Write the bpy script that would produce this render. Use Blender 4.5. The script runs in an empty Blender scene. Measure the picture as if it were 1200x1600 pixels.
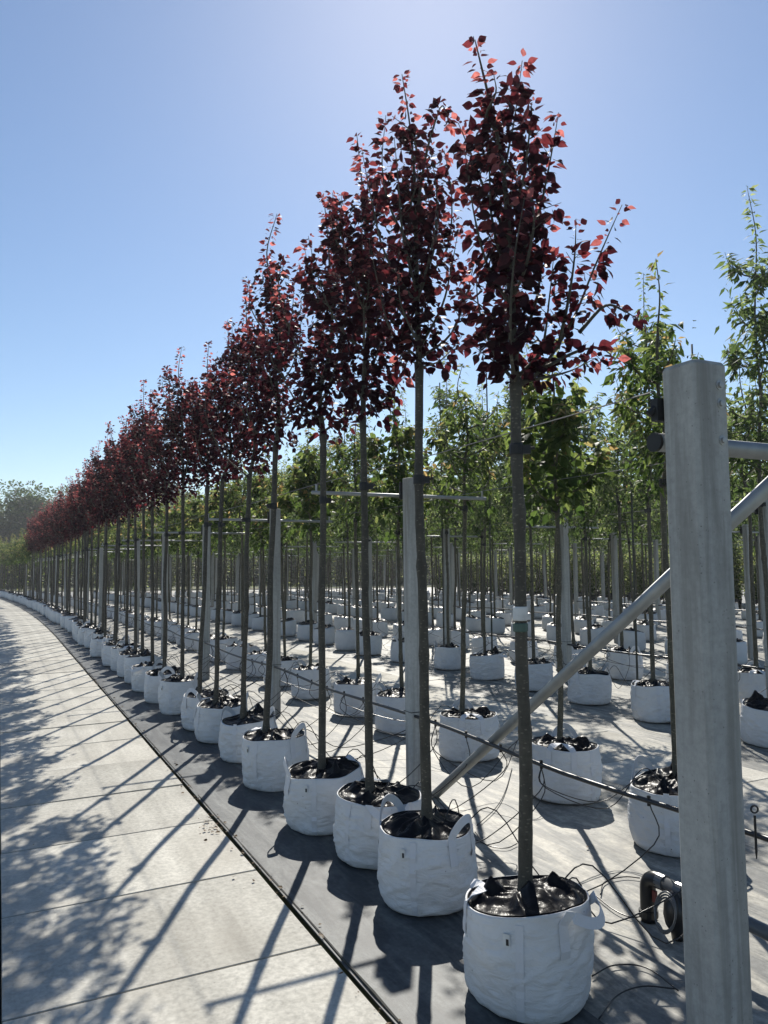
import bpy, math, random
import numpy as np
from mathutils import Vector, Matrix, noise

scene = bpy.context.scene
COL = scene.collection
R = math.radians

# ------------------------------------------------------------------ camera
CAM_H = 1.65
FPX = 1202.0            # focal length in photo pixels (1200 x 1600)
PITCH, ROLL = R(4.1), R(0.6)
cd = bpy.data.cameras.new('camera')
cd.sensor_fit = 'VERTICAL'; cd.sensor_height = 36.0; cd.lens = FPX / 1600 * 36.0
cd.clip_start = 0.05; cd.clip_end = 2000
cam = bpy.data.objects.new('camera', cd); COL.objects.link(cam)
cam.matrix_world = (Matrix.Translation((0, 0, CAM_H)) @ Matrix.Rotation(R(90) + PITCH, 4, 'X')
                    @ Matrix.Rotation(-ROLL, 4, 'Z'))
scene.camera = cam
scene.render.resolution_x = 768; scene.render.resolution_y = 1024

# ------------------------------------------------------------------ sky, sun, exposure
SUN_EL, SUN_AZ = R(40.5), math.atan2(0.17, 2.547)      # azimuth clockwise from +Y
w = bpy.data.worlds.new('World'); scene.world = w; w.use_nodes = True
nt = w.node_tree; nt.nodes.clear()
sky = nt.nodes.new('ShaderNodeTexSky'); sky.sky_type = 'NISHITA'; sky.sun_disc = False
sky.sun_elevation = SUN_EL; sky.sun_rotation = SUN_AZ
sky.altitude = 0; sky.air_density = 1.0; sky.dust_density = 0.22; sky.ozone_density = 2.6
bg = nt.nodes.new('ShaderNodeBackground'); bg.inputs['Strength'].default_value = 0.09
out = nt.nodes.new('ShaderNodeOutputWorld')
hsv = nt.nodes.new('ShaderNodeHueSaturation'); hsv.inputs['Saturation'].default_value = 1.04
nt.links.new(sky.outputs[0], hsv.inputs['Color']); nt.links.new(hsv.outputs[0], bg.inputs['Color']); nt.links.new(bg.outputs[0], out.inputs['Surface'])
sl = bpy.data.lights.new('sun', 'SUN'); sl.energy = 5.0; sl.angle = R(0.53); sl.color = (1.0, 0.95, 0.86)
so = bpy.data.objects.new('sun', sl); COL.objects.link(so)
sd = Vector((math.sin(SUN_AZ) * math.cos(SUN_EL), math.cos(SUN_AZ) * math.cos(SUN_EL), math.sin(SUN_EL)))
so.rotation_euler = sd.to_track_quat('Z', 'Y').to_euler(); so.location = (0, 0, 30)
scene.view_settings.view_transform = 'Standard'; scene.view_settings.look = 'None'
scene.view_settings.gamma = 1.0; scene.view_settings.exposure = 0.4
scene.render.engine = 'CYCLES'

# ------------------------------------------------------------------ layout of the field
# rows run along x = c - 0.5*y (with a slight bend far away)
def bend(y): return 0.0018 * max(0.0, y - 18.0) ** 2
def W(c, y): return Vector((c - 0.5 * y - bend(y), y, 0))
ALONG = Vector((-0.4472, 0.8944, 0)); ACROSS = Vector((0.8944, 0.4472, 0))
ROWANG = math.atan2(ALONG.y, ALONG.x)
def pix(u, v, y):
    """point seen at photo pixel (u, v) standing at forward distance y (y from the ground it touches)"""
    x = (u - 600) / FPX; q = (v - 800) / FPX
    xr = x * math.cos(ROLL) - q * math.sin(ROLL); yr = x * math.sin(ROLL) + q * math.cos(ROLL)
    d = Vector((xr, math.cos(PITCH) + yr * math.sin(PITCH), math.sin(PITCH) - yr * math.cos(PITCH)))
    return Vector((0, 0, CAM_H)) + d * (y / d.y)
ORD = ['first', 'second', 'third', 'fourth', 'fifth', 'sixth', 'seventh', 'eighth', 'ninth', 'tenth', 'eleventh',
       'twelfth', 'thirteenth', 'fourteenth', 'fifteenth', 'sixteenth', 'seventeenth', 'eighteenth', 'nineteenth', 'twentieth']

# ------------------------------------------------------------------ materials
def mat(name):
    m = bpy.data.materials.new(name); m.use_nodes = True
    n = m.node_tree.nodes; n.clear()
    o = n.new('ShaderNodeOutputMaterial'); p = n.new('ShaderNodeBsdfPrincipled')
    m.node_tree.links.new(p.outputs[0], o.inputs['Surface'])
    return m, n, m.node_tree.links, p, o
def coords(n, l, scale, kind='Object'):
    tc = n.new('ShaderNodeTexCoord'); mp = n.new('ShaderNodeMapping'); mp.inputs['Scale'].default_value = scale
    l.new(tc.outputs[kind], mp.inputs['Vector']); return mp.outputs[0]
def noise_tex(n, l, vec, scale, detail=4, rough=0.55, dist=0.0):
    t = n.new('ShaderNodeTexNoise'); t.inputs['Scale'].default_value = scale; t.inputs['Detail'].default_value = detail
    t.inputs['Roughness'].default_value = rough; t.inputs['Distortion'].default_value = dist
    if vec is not None: l.new(vec, t.inputs['Vector'])
    return t.outputs['Fac']
def ramp(n, l, fac, stops):
    r = n.new('ShaderNodeValToRGB'); e = r.color_ramp.elements
    while len(e) < len(stops): e.new(0.5)
    for k, (p, c) in enumerate(stops):
        e[k].position = p; e[k].color = (*c, 1) if len(c) == 3 else c
    if fac is not None: l.new(fac, r.inputs['Fac'])
    return r.outputs['Color']
def mix(n, l, a, b, fac, mode='MIX'):
    x = n.new('ShaderNodeMix'); x.data_type = 'RGBA'; x.blend_type = mode
    for s, v in ((6, a), (7, b), (0, fac)):
        if hasattr(v, 'node'): l.new(v, x.inputs[s])
        elif s == 0: x.inputs[0].default_value = v
        else: x.inputs[s].default_value = (*v, 1)
    return x.outputs[2]
def bump(n, l, h, strength, dist=0.01, prev=None):
    b = n.new('ShaderNodeBump'); b.inputs['Strength'].default_value = strength; b.inputs['Distance'].default_value = dist
    l.new(h, b.inputs['Height'])
    if prev is not None: l.new(prev, b.inputs['Normal'])
    return b.outputs[0]
M = {}
def plain(name, col, rough=0.6, metal=0.0, spec=0.5, bump_s=0.0, bump_sc=60, var=0.0):
    m, n, l, p, o = mat(name)
    p.inputs['Base Color'].default_value = (*col, 1); p.inputs['Roughness'].default_value = rough
    p.inputs['Metallic'].default_value = metal; p.inputs['Specular IOR Level'].default_value = spec
    if bump_s or var:
        v = coords(n, l, (1, 1, 1)); f = noise_tex(n, l, v, bump_sc, 5)
        if bump_s: l.new(bump(n, l, f, bump_s, 0.004), p.inputs['Normal'])
        if var:
            f2 = noise_tex(n, l, v, bump_sc * 0.2, 5)
            l.new(ramp(n, l, f2, [(0.25, tuple(c * (1 - var) for c in col)), (0.75, tuple(min(1, c * (1 + var)) for c in col))]), p.inputs['Base Color'])
    M[name] = m; return m

def concrete(name, lo, hi, stain, sc=1.0, streak=False, rand=True, half=None):
    m, n, l, p, o = mat(name)
    v = coords(n, l, (1, 1, 1), 'Object')
    if rand:
        oi = n.new('ShaderNodeObjectInfo'); va = n.new('ShaderNodeVectorMath'); va.operation = 'ADD'
        ms = n.new('ShaderNodeVectorMath'); ms.operation = 'SCALE'; ms.inputs[3].default_value = 1.0
        l.new(v, va.inputs[0]); l.new(oi.outputs['Location'], va.inputs[1]); v = va.outputs[0]
    f1 = noise_tex(n, l, v, 2.2 * sc, 6, 0.6)
    base = ramp(n, l, f1, [(0.3, lo), (0.7, hi)])
    f2 = noise_tex(n, l, v, 38 * sc, 4, 0.7)
    base = mix(n, l, base, ramp(n, l, f2, [(0.3, (0.62,) * 3), (0.62, (1.04,) * 3)]), 0.5 if streak else 0.85, 'MULTIPLY')
    # small pits and specks
    vo = n.new('ShaderNodeTexVoronoi'); vo.inputs['Scale'].default_value = 46 * sc; l.new(v, vo.inputs['Vector'])
    sp = ramp(n, l, vo.outputs['Distance'], [(0.06, (0.35,) * 3), (0.14, (1,) * 3)])
    f3 = noise_tex(n, l, v, 9 * sc, 2)
    sp = mix(n, l, (1, 1, 1), sp, ramp(n, l, f3, [(0.44, (0,) * 3), (0.54, (1,) * 3)] if streak else [(0.5, (0,) * 3), (0.62, (1,) * 3)]))
    base = mix(n, l, base, sp, 0.8, 'MULTIPLY')
    if streak:
        vs = coords(n, l, (9, 9, 0.55)); fs = noise_tex(n, l, vs, 1.6, 5, 0.6, 0.6)
        base = mix(n, l, base, stain, ramp(n, l, fs, [(0.46, (0,) * 3), (0.66, (0.8,) * 3)]))
    else:
        fs = noise_tex(n, l, v, 0.9, 5, 0.65, 0.8)
        base = mix(n, l, base, stain, ramp(n, l, fs, [(0.47, (0,) * 3), (0.72, (0.75,) * 3)]))
    if half:                                            # soil and moss caught along the slab's rim, faint wheel marks along the road
        lv = coords(n, l, (1 / half[0], 1 / half[1], 1)); ab = n.new('ShaderNodeVectorMath'); ab.operation = 'ABSOLUTE'; l.new(lv, ab.inputs[0])
        sx = n.new('ShaderNodeSeparateXYZ'); l.new(ab.outputs[0], sx.inputs[0])
        mxn = n.new('ShaderNodeMath'); mxn.operation = 'MAXIMUM'; l.new(sx.outputs[0], mxn.inputs[0]); l.new(sx.outputs[1], mxn.inputs[1])
        fe = noise_tex(n, l, v, 7, 5, 0.7)
        ma = n.new('ShaderNodeMath'); ma.operation = 'MULTIPLY_ADD'; l.new(fe, ma.inputs[0]); ma.inputs[1].default_value = 0.20; l.new(mxn.outputs[0], ma.inputs[2])
        base = mix(n, l, base, (0.15, 0.14, 0.11), ramp(n, l, ma.outputs[0], [(1.055, (0,) * 3), (1.12, (0.65,) * 3)]))
        wl = coords(n, l, (7, 0.5, 1)); fw = noise_tex(n, l, wl, 1.0, 4, 0.6, 0.4)
        base = mix(n, l, base, ramp(n, l, fw, [(0.4, (0.80,) * 3), (0.62, (1.03,) * 3)]), 0.7, 'MULTIPLY')
    if rand:
        br = n.new('ShaderNodeMapRange'); br.inputs[3].default_value = 0.86; br.inputs[4].default_value = 1.08
        l.new(oi.outputs['Random'], br.inputs[0])
        hs = n.new('ShaderNodeHueSaturation'); l.new(br.outputs[0], hs.inputs['Value']); l.new(base, hs.inputs['Color']); base = hs.outputs[0]
    l.new(base, p.inputs['Base Color']); p.inputs['Roughness'].default_value = 0.85
    p.inputs['Specular IOR Level'].default_value = 0.3
    b1 = bump(n, l, f2, 0.25, 0.004); b2 = bump(n, l, sp, 0.4, 0.003, b1); l.new(b2, p.inputs['Normal'])
    M[name] = m; return m
concrete('slab', (0.48, 0.46, 0.40), (0.60, 0.575, 0.505), (0.36, 0.335, 0.285), half=(0.625, 0.462))
concrete('slab_far', (0.44, 0.42, 0.365), (0.56, 0.535, 0.465), (0.34, 0.315, 0.265))
concrete('post', (0.37, 0.375, 0.36), (0.48, 0.48, 0.455), (0.23, 0.225, 0.205), 1.0, True)

def membrane(mname, gain):
    m, n, l, p, o = mat(mname)
    v = coords(n, l, (1, 1, 1))
    rot = n.new('ShaderNodeMapping'); rot.inputs['Rotation'].default_value = (0, 0, -ROWANG); l.new(v, rot.inputs['Vector'])
    vr = rot.outputs[0]
    f1 = noise_tex(n, l, vr, 0.9, 6, 0.65, 0.5)
    base = ramp(n, l, f1, [(0.28, (0.062, 0.066, 0.068)), (0.72, (0.135, 0.137, 0.13))])
    # dusty drying marks drawn out along the bed
    st = n.new('ShaderNodeMapping'); st.inputs['Scale'].default_value = (0.9, 4.0, 1); l.new(vr, st.inputs['Vector'])
    f2 = noise_tex(n, l, st.outputs[0], 1.6, 6, 0.65, 1.2)
    base = mix(n, l, base, (0.30, 0.285, 0.245), ramp(n, l, f2, [(0.44, (0,) * 3), (0.68, (0.85,) * 3)]))
    fd = noise_tex(n, l, vr, 26, 5, 0.75)
    base = mix(n, l, base, ramp(n, l, fd, [(0.35, (0.55,) * 3), (0.6, (1.05,) * 3)]), 0.8, 'MULTIPLY')
    f3 = noise_tex(n, l, vr, 3.5, 5, 0.7)
    base = mix(n, l, base, (0.07, 0.07, 0.07), ramp(n, l, f3, [(0.5, (0,) * 3), (0.7, (0.65,) * 3)]))
    # woven tape lines
    wv = n.new('ShaderNodeTexWave'); wv.wave_type = 'BANDS'; wv.bands_direction = 'Y'; wv.inputs['Scale'].default_value = 13
    wv.inputs['Distortion'].default_value = 0.6; wv.inputs['Detail Scale'].default_value = 0.6; l.new(vr, wv.inputs['Vector'])
    base = mix(n, l, base, ramp(n, l, wv.outputs['Fac'], [(0.0, (0.86,) * 3), (0.5, (1,) * 3)]), 0.5, 'MULTIPLY')
    base = mix(n, l, base, gain, 1.0, 'MULTIPLY')
    l.new(base, p.inputs['Base Color'])
    p.inputs['Roughness'].default_value = 0.55; p.inputs['Specular IOR Level'].default_value = 0.28
    fb = noise_tex(n, l, st.outputs[0], 1.1, 3)
    b1 = bump(n, l, fb, 0.22, 0.03); ff = noise_tex(n, l, vr, 160, 2); l.new(bump(n, l, ff, 0.25, 0.002, b1), p.inputs['Normal'])
    M[mname] = m
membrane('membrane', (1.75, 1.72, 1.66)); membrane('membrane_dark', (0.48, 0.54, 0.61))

def ground_mat():
    m, n, l, p, o = mat('ground')
    v = coords(n, l, (1, 1, 1)); f = noise_tex(n, l, v, 0.15, 6)
    c = ramp(n, l, f, [(0.35, (0.06, 0.085, 0.03)), (0.65, (0.13, 0.12, 0.07))])
    l.new(c, p.inputs['Base Color']); p.inputs['Roughness'].default_value = 0.95; M['ground'] = m
ground_mat()

def bagmat():
    m, n, l, p, o = mat('bag_fabric')
    v0 = coords(n, l, (1, 1, 1)); oi = n.new('ShaderNodeObjectInfo')
    sc = n.new('ShaderNodeVectorMath'); sc.operation = 'ADD'; l.new(v0, sc.inputs[0]); l.new(oi.outputs['Location'], sc.inputs[1])
    v = sc.outputs[0]
    f = noise_tex(n, l, v, 5, 5, 0.6)
    c = ramp(n, l, f, [(0.3, (0.58, 0.59, 0.60)), (0.7, (0.68, 0.685, 0.685))])
    # splashed soil towards the foot
    sx = n.new('ShaderNodeSeparateXYZ'); l.new(v0, sx.inputs[0])
    f2 = noise_tex(n, l, v, 22, 5, 0.75)
    ad = n.new('ShaderNodeMath'); ad.operation = 'MULTIPLY_ADD'; l.new(sx.outputs[2], ad.inputs[0]); ad.inputs[1].default_value = -2.2; l.new(f2, ad.inputs[2])
    c = mix(n, l, c, (0.33, 0.30, 0.25), ramp(n, l, ad.outputs[0], [(0.48, (0,) * 3), (0.66, (0.7,) * 3)]))
    vo = n.new('ShaderNodeTexVoronoi'); vo.inputs['Scale'].default_value = 17; l.new(v, vo.inputs['Vector'])
    c = mix(n, l, (0.08, 0.07, 0.06), c, ramp(n, l, vo.outputs['Distance'], [(0.035, (0,) * 3), (0.06, (1,) * 3)]))
    l.new(c, p.inputs['Base Color']); p.inputs['Roughness'].default_value = 0.55; p.inputs['Specular IOR Level'].default_value = 0.35
    st = n.new('ShaderNodeMapping'); st.inputs['Scale'].default_value = (9, 9, 22); l.new(v, st.inputs['Vector'])
    fw = noise_tex(n, l, st.outputs[0], 1, 5, 0.6, 1.0)
    ch = n.new('ShaderNodeTexChecker'); ch.inputs['Scale'].default_value = 500; l.new(v, ch.inputs['Vector'])
    b1 = bump(n, l, fw, 0.6, 0.02); l.new(bump(n, l, ch.outputs['Fac'], 0.12, 0.001, b1), p.inputs['Normal'])
    M['bag_fabric'] = m
bagmat()
def linermat():
    m, n, l, p, o = mat('liner_plastic')
    v = coords(n, l, (1, 1, 1)); f = noise_tex(n, l, v, 24, 3, 0.55, 1.6)
    p.inputs['Base Color'].default_value = (0.008, 0.008, 0.010, 1); p.inputs['Roughness'].default_value = 0.34
    p.inputs['Specular IOR Level'].default_value = 0.1
    l.new(bump(n, l, f, 0.3, 0.012), p.inputs['Normal']); M['liner_plastic'] = m
linermat()
def barkmat(name, lo, hi):
    m, n, l, p, o = mat(name)
    v0 = coords(n, l, (1, 1, 1)); oi = n.new('ShaderNodeObjectInfo')
    sc = n.new('ShaderNodeVectorMath'); sc.operation = 'ADD'; l.new(v0, sc.inputs[0]); l.new(oi.outputs['Location'], sc.inputs[1])
    st = n.new('ShaderNodeMapping'); st.inputs['Scale'].default_value = (16, 16, 7); l.new(sc.outputs[0], st.inputs['Vector'])
    f = noise_tex(n, l, st.outputs[0], 1.6, 6, 0.65)
    st2 = n.new('ShaderNodeMapping'); st2.inputs['Scale'].default_value = (12, 12, 90); l.new(sc.outputs[0], st2.inputs['Vector'])
    f2 = noise_tex(n, l, st2.outputs[0], 1.0, 3)
    c = ramp(n, l, f, [(0.3, lo), (0.7, hi)])
    vo = n.new('ShaderNodeTexVoronoi'); vm = n.new('ShaderNodeMapping'); vm.inputs['Scale'].default_value = (38, 38, 75); l.new(sc.outputs[0], vm.inputs['Vector']); l.new(vm.outputs[0], vo.inputs['Vector']); vo.inputs['Scale'].default_value = 1
    c = mix(n, l, tuple(min(1, q * 1.9) for q in hi), c, ramp(n, l, vo.outputs['Distance'], [(0.16, (0.2,) * 3), (0.3, (1,) * 3)]))
    c = mix(n, l, c, ramp(n, l, f2, [(0.4, (0.7,) * 3), (0.6, (1.1,) * 3)]), 0.35, 'MULTIPLY')
    l.new(c, p.inputs['Base Color']); p.inputs['Roughness'].default_value = 0.75
    l.new(bump(n, l, f2, 0.2, 0.003, bump(n, l, f, 0.6, 0.01)), p.inputs['Normal']); M[name] = m
barkmat('bark_red', (0.040, 0.036, 0.028), (0.085, 0.077, 0.058))
barkmat('bark_green', (0.050, 0.045, 0.030), (0.11, 0.10, 0.07))
def leafmat(name, stops, tstops, tfac, rough=0.5):
    m, n, l, p, o = mat(name)
    at = n.new('ShaderNodeAttribute'); at.attribute_name = 'tone'
    c = ramp(n, l, at.outputs['Fac'], stops); t = ramp(n, l, at.outputs['Fac'], tstops)
    vv = coords(n, l, (1, 1, 1)); fm = noise_tex(n, l, vv, 55, 3, 0.6)
    t = mix(n, l, t, ramp(n, l, fm, [(0.35, (0.55,) * 3), (0.65, (1.15,) * 3)]), 0.8, 'MULTIPLY')
    l.new(c, p.inputs['Base Color']); p.inputs['Roughness'].default_value = rough; p.inputs['Specular IOR Level'].default_value = 0.12
    tr = n.new('ShaderNodeBsdfTranslucent'); l.new(t, tr.inputs['Color'])
    mx = n.new('ShaderNodeMixShader'); mx.inputs[0].default_value = tfac
    l.new(p.outputs[0], mx.inputs[1]); l.new(tr.outputs[0], mx.inputs[2]); l.new(mx.outputs[0], o.inputs['Surface'])
    M[name] = m
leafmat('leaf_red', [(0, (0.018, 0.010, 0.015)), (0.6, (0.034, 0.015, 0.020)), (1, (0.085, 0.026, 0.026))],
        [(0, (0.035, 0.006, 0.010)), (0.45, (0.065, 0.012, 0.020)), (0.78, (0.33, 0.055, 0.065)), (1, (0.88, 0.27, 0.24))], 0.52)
leafmat('leaf_green', [(0, (0.018, 0.038, 0.012)), (0.6, (0.035, 0.065, 0.018)), (1, (0.09, 0.085, 0.025))],
        [(0, (0.05, 0.10, 0.022)), (0.5, (0.22, 0.30, 0.07)), (0.9, (0.52, 0.57, 0.19)), (1, (0.58, 0.40, 0.16))], 0.55)
leafmat('leaf_lance', [(0, (0.022, 0.042, 0.018)), (0.6, (0.042, 0.072, 0.028)), (1, (0.08, 0.095, 0.035))],
        [(0, (0.07, 0.12, 0.03)), (0.5, (0.22, 0.31, 0.095)), (1, (0.53, 0.60, 0.25))], 0.55)
leafmat('leaf_wood', [(0, (0.035, 0.065, 0.030)), (1, (0.085, 0.125, 0.050))],
        [(0, (0.06, 0.11, 0.035)), (1, (0.18, 0.25, 0.075))], 0.42)
leafmat('leaf_dry', [(0, (0.09, 0.06, 0.035)), (1, (0.16, 0.11, 0.06))], [(0, (0.1, 0.06, 0.03)), (1, (0.2, 0.12, 0.06))], 0.2)
plain('galvanised', (0.34, 0.355, 0.355), 0.52, 0.75, bump_s=0.1, bump_sc=40, var=0.18)
plain('black_pipe', (0.012, 0.012, 0.013), 0.32)
plain('black_rubber', (0.014, 0.014, 0.014), 0.6)
plain('grey_pvc', (0.10, 0.105, 0.11), 0.30, bump_s=0.05)
plain('red_plastic', (0.14, 0.02, 0.018), 0.5)
plain('strap', (0.60, 0.61, 0.63), 0.6, bump_s=0.3, bump_sc=220)
plain('tag_white', (0.62, 0.63, 0.62), 0.6, var=0.2)
plain('tag_ink', (0.015, 0.015, 0.018), 0.6)
plain('bolt_steel', (0.40, 0.40, 0.39), 0.45, 0.7)
plain('wire', (0.16, 0.165, 0.17), 0.55, 0.6)
plain('pot_black', (0.012, 0.012, 0.013), 0.45)
plain('stake', (0.05, 0.055, 0.045), 0.7, var=0.3)
plain('joint_fill', (0.035, 0.035, 0.03), 0.95, bump_s=0.5, bump_sc=90, var=0.4)
plain('tape_green', (0.06, 0.11, 0.09), 0.6)

# ------------------------------------------------------------------ mesh helpers
class MB:
    def __init__(s): s.v = []; s.f = []; s.m = []
    def add(s, verts, faces, mi=0):
        o = len(s.v); s.v.extend([tuple(p) for p in verts]); s.f.extend([tuple(i + o for i in f) for f in faces]); s.m.extend([mi] * len(faces))
    def box(s, c, d, mtx=None, mi=0, ch=0.0):
        x, y, z = (k / 2 for k in d); c = Vector(c)
        if ch:
            prof = [(-x + ch, -y), (x - ch, -y), (x, -y + ch), (x, y - ch), (x - ch, y), (-x + ch, y), (-x, y - ch), (-x, -y + ch)]
            vs = [Vector((a, b, k)) for k in (-z, z) for a, b in prof]
            fs = [tuple(reversed(range(8))), tuple(range(8, 16))] + [(i, (i + 1) % 8, 8 + (i + 1) % 8, 8 + i) for i in range(8)]
        else:
            vs = [Vector((a, b, k)) for k in (-z, z) for a, b in ((-x, -y), (x, -y), (x, y), (-x, y))]
            fs = [(3, 2, 1, 0), (4, 5, 6, 7), (0, 1, 5, 4), (1, 2, 6, 5), (2, 3, 7, 6), (3, 0, 4, 7)]
        if mtx is not None: vs = [mtx @ q for q in vs]
        s.add([q + c for q in vs], fs, mi)
    def tube(s, pts, rad, n=8, mi=0, caps=True):
        pts = [Vector(p) for p in pts]; k = len(pts)
        rad = rad if hasattr(rad, '__len__') else [rad] * k
        vs = []; ref = None
        for i in range(k):
            t = (pts[min(i + 1, k - 1)] - pts[max(i - 1, 0)])
            t = t.normalized() if t.length > 1e-9 else Vector((0, 0, 1))
            if ref is None:
                ref = t.cross(Vector((0.3, 1, 0.1)) if abs(t.y) < 0.9 else Vector((1, 0, 0.1))).normalized()
            ref = (ref - t * ref.dot(t)); ref = ref.normalized() if ref.length > 1e-6 else t.orthogonal().normalized()
            b = t.cross(ref)
            for j in range(n):
                a = 2 * math.pi * j / n
                vs.append(pts[i] + (ref * math.cos(a) + b * math.sin(a)) * rad[i])
        fs = [(i * n + j, i * n + (j + 1) % n, (i + 1) * n + (j + 1) % n, (i + 1) * n + j) for i in range(k - 1) for j in range(n)]
        if caps: fs += [tuple(reversed(range(n))), tuple(range((k - 1) * n, k * n))]
        s.add(vs, fs, mi)
    def lathe(s, prof, n=16, c=(0, 0, 0), mi=0):
        c = Vector(c); vs = [c + Vector((r * math.cos(2 * math.pi * j / n), r * math.sin(2 * math.pi * j / n), z)) for r, z in prof for j in range(n)]
        k = len(prof)
        fs = [(i * n + j, i * n + (j + 1) % n, (i + 1) * n + (j + 1) % n, (i + 1) * n + j) for i in range(k - 1) for j in range(n)]
        fs += [tuple(reversed(range(n))), tuple(range((k - 1) * n, k * n))]
        s.add(vs, fs, mi)
    def ribbon(s, pts, nrm, width, th=0.003, mi=0):
        k = len(pts); vs = []
        for i in range(k):
            t = (pts[min(i + 1, k - 1)] - pts[max(i - 1, 0)]).normalized(); nn = nrm[i].normalized()
            wd = t.cross(nn).normalized() * width / 2; up = wd.cross(t).normalized() * th / 2
            vs += [pts[i] - wd - up, pts[i] + wd - up, pts[i] + wd + up, pts[i] - wd + up]
        fs = [(i * 4 + j, i * 4 + (j + 1) % 4, i * 4 + 4 + (j + 1) % 4, i * 4 + 4 + j) for i in range(k - 1) for j in range(4)]
        fs += [(3, 2, 1, 0), tuple((k - 1) * 4 + j for j in range(4))]
        s.add(vs, fs, mi)
    def mesh(s, name, mats, smooth=False):
        me = bpy.data.meshes.new(name); me.from_pydata(s.v, [], s.f)
        for mm in (mats if isinstance(mats, (list, tuple)) else [mats]): me.materials.append(M[mm])
        if any(s.m): me.polygons.foreach_set('material_index', s.m)
        if smooth: me.polygons.foreach_set('use_smooth', [True] * len(s.f))
        me.update(); return me
def obj(name, me, parent=None, loc=(0, 0, 0), rz=0.0, **props):
    o = bpy.data.objects.new(name, me); COL.objects.link(o)
    o.location = loc; o.rotation_euler = (0, 0, rz)
    if parent is not None: o.parent = parent
    for k, v in props.items(): o[k] = v
    return o
def thing(name, label, cat, loc=(0, 0, 0), rz=0.0, group=None):
    o = obj(name, None, None, loc, rz, label=label, category=cat); o.empty_display_size = 0.1
    if group: o['group'] = group
    return o
def smooth_curve(pts, k=8):
    pts = [Vector(p) for p in pts]; res = []
    P = [pts[0] * 2 - pts[1]] + pts + [pts[-1] * 2 - pts[-2]]
    for i in range(1, len(P) - 2):
        for j in range(k):
            t = j / k
            res.append(0.5 * ((2 * P[i]) + (P[i + 1] - P[i - 1]) * t + (2 * P[i - 1] - 5 * P[i] + 4 * P[i + 1] - P[i + 2]) * t * t
                              + (3 * P[i] - P[i - 1] - 3 * P[i + 1] + P[i + 2]) * t ** 3))
    res.append(pts[-1]); return res

# ------------------------------------------------------------------ setting: ground, beds, paving
g = MB(); g.add([(-700, -300, -0.06), (700, -300, -0.06), (700, 1200, -0.06), (-700, 1200, -0.06)], [(0, 1, 2, 3)])
obj('ground', g.mesh('ground', 'ground'), kind='structure')
def strip(c0, c1, y0, y1, z, step=1.0, nc=1, wob=0.0):
    m = MB(); ys = np.arange(y0, y1 + step, step); vs = []; fs = []
    for y in ys:
        for k in range(nc + 1):
            q = W(c0 + (c1 - c0) * k / nc, y)
            vs.append((q.x, q.y, z + (wob * noise.noise(Vector((q.x * 1.1, q.y * 1.1, 3.3))) if wob else 0)))
    for i in range(len(ys) - 1):
        for k in range(nc):
            a = i * (nc + 1) + k; fs.append((a, a + 1, a + nc + 2, a + nc + 1))
    m.add(vs, fs); return m
PERIOD = 5.0
for b in range(5):
    c0, c1 = 1.475 + PERIOD * b, 4.75 + PERIOD * b
    if b == 0: m = strip(c0, c1, -6, 62, 0.0, 0.25, 16, 0.007)
    else: m = strip(c0, c1, -2, 60, 0.0, 1.0, 3, 0.004)
    obj('planting_bed_membrane', m.mesh('membrane', 'membrane', True), kind='structure')
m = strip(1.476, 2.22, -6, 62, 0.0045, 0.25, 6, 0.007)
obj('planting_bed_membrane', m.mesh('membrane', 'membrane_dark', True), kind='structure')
obj('planting_bed_membrane', strip(26.2, 48, 0, 62, 0.0, 2.0, 4).mesh('membrane', 'membrane'), kind='structure')

def slab_mesh(wd, ln, th=0.09, ch=0.0025):
    m = MB(); x, y = wd / 2, ln / 2
    rings = [(0.0, -th), (0.0, -ch), (ch, 0.0)]
    vs = []; fs = []
    for ins, z in rings:
        vs += [(-x + ins, -y + ins, z), (x - ins, -y + ins, z), (x - ins, y - ins, z), (-x + ins, y - ins, z)]
    for r in range(2):
        for j in range(4): fs.append((r * 4 + j, r * 4 + (j + 1) % 4, r * 4 + 4 + (j + 1) % 4, r * 4 + 4 + j))
    fs.append((8, 9, 10, 11)); m.add(vs, fs); return m.mesh('slab', 'slab')
rs = random.Random(5)
SLAB_L, SLAB_W = 0.94, 1.266
slab_big = slab_mesh(SLAB_W - 0.016, SLAB_L - 0.016)
def pave(parent, cmid, y_first, y_last, dy=SLAB_L * 0.8944, me=slab_big, off=0.0, tilt=True):
    y = y_first + off
    while y < y_last:
        q = W(cmid, y); q2 = W(cmid, y + 0.5)
        o = obj('slab', me, parent, (q.x, q.y, 0.004 + (rs.uniform(-0.003, 0.003) if tilt else 0)), math.atan2(q2.y - q.y, q2.x - q.x) - math.pi / 2 + rs.uniform(-.003, .003))
        o.rotation_euler.x = rs.uniform(-.003, .003); o.rotation_euler.y = rs.uniform(-.002, .002)
        y += dy
road = obj('paved_road', strip(-6.9, 1.46, -8, 62, -0.05, 2.0).mesh('road_bed', 'joint_fill'), kind='structure')
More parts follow.
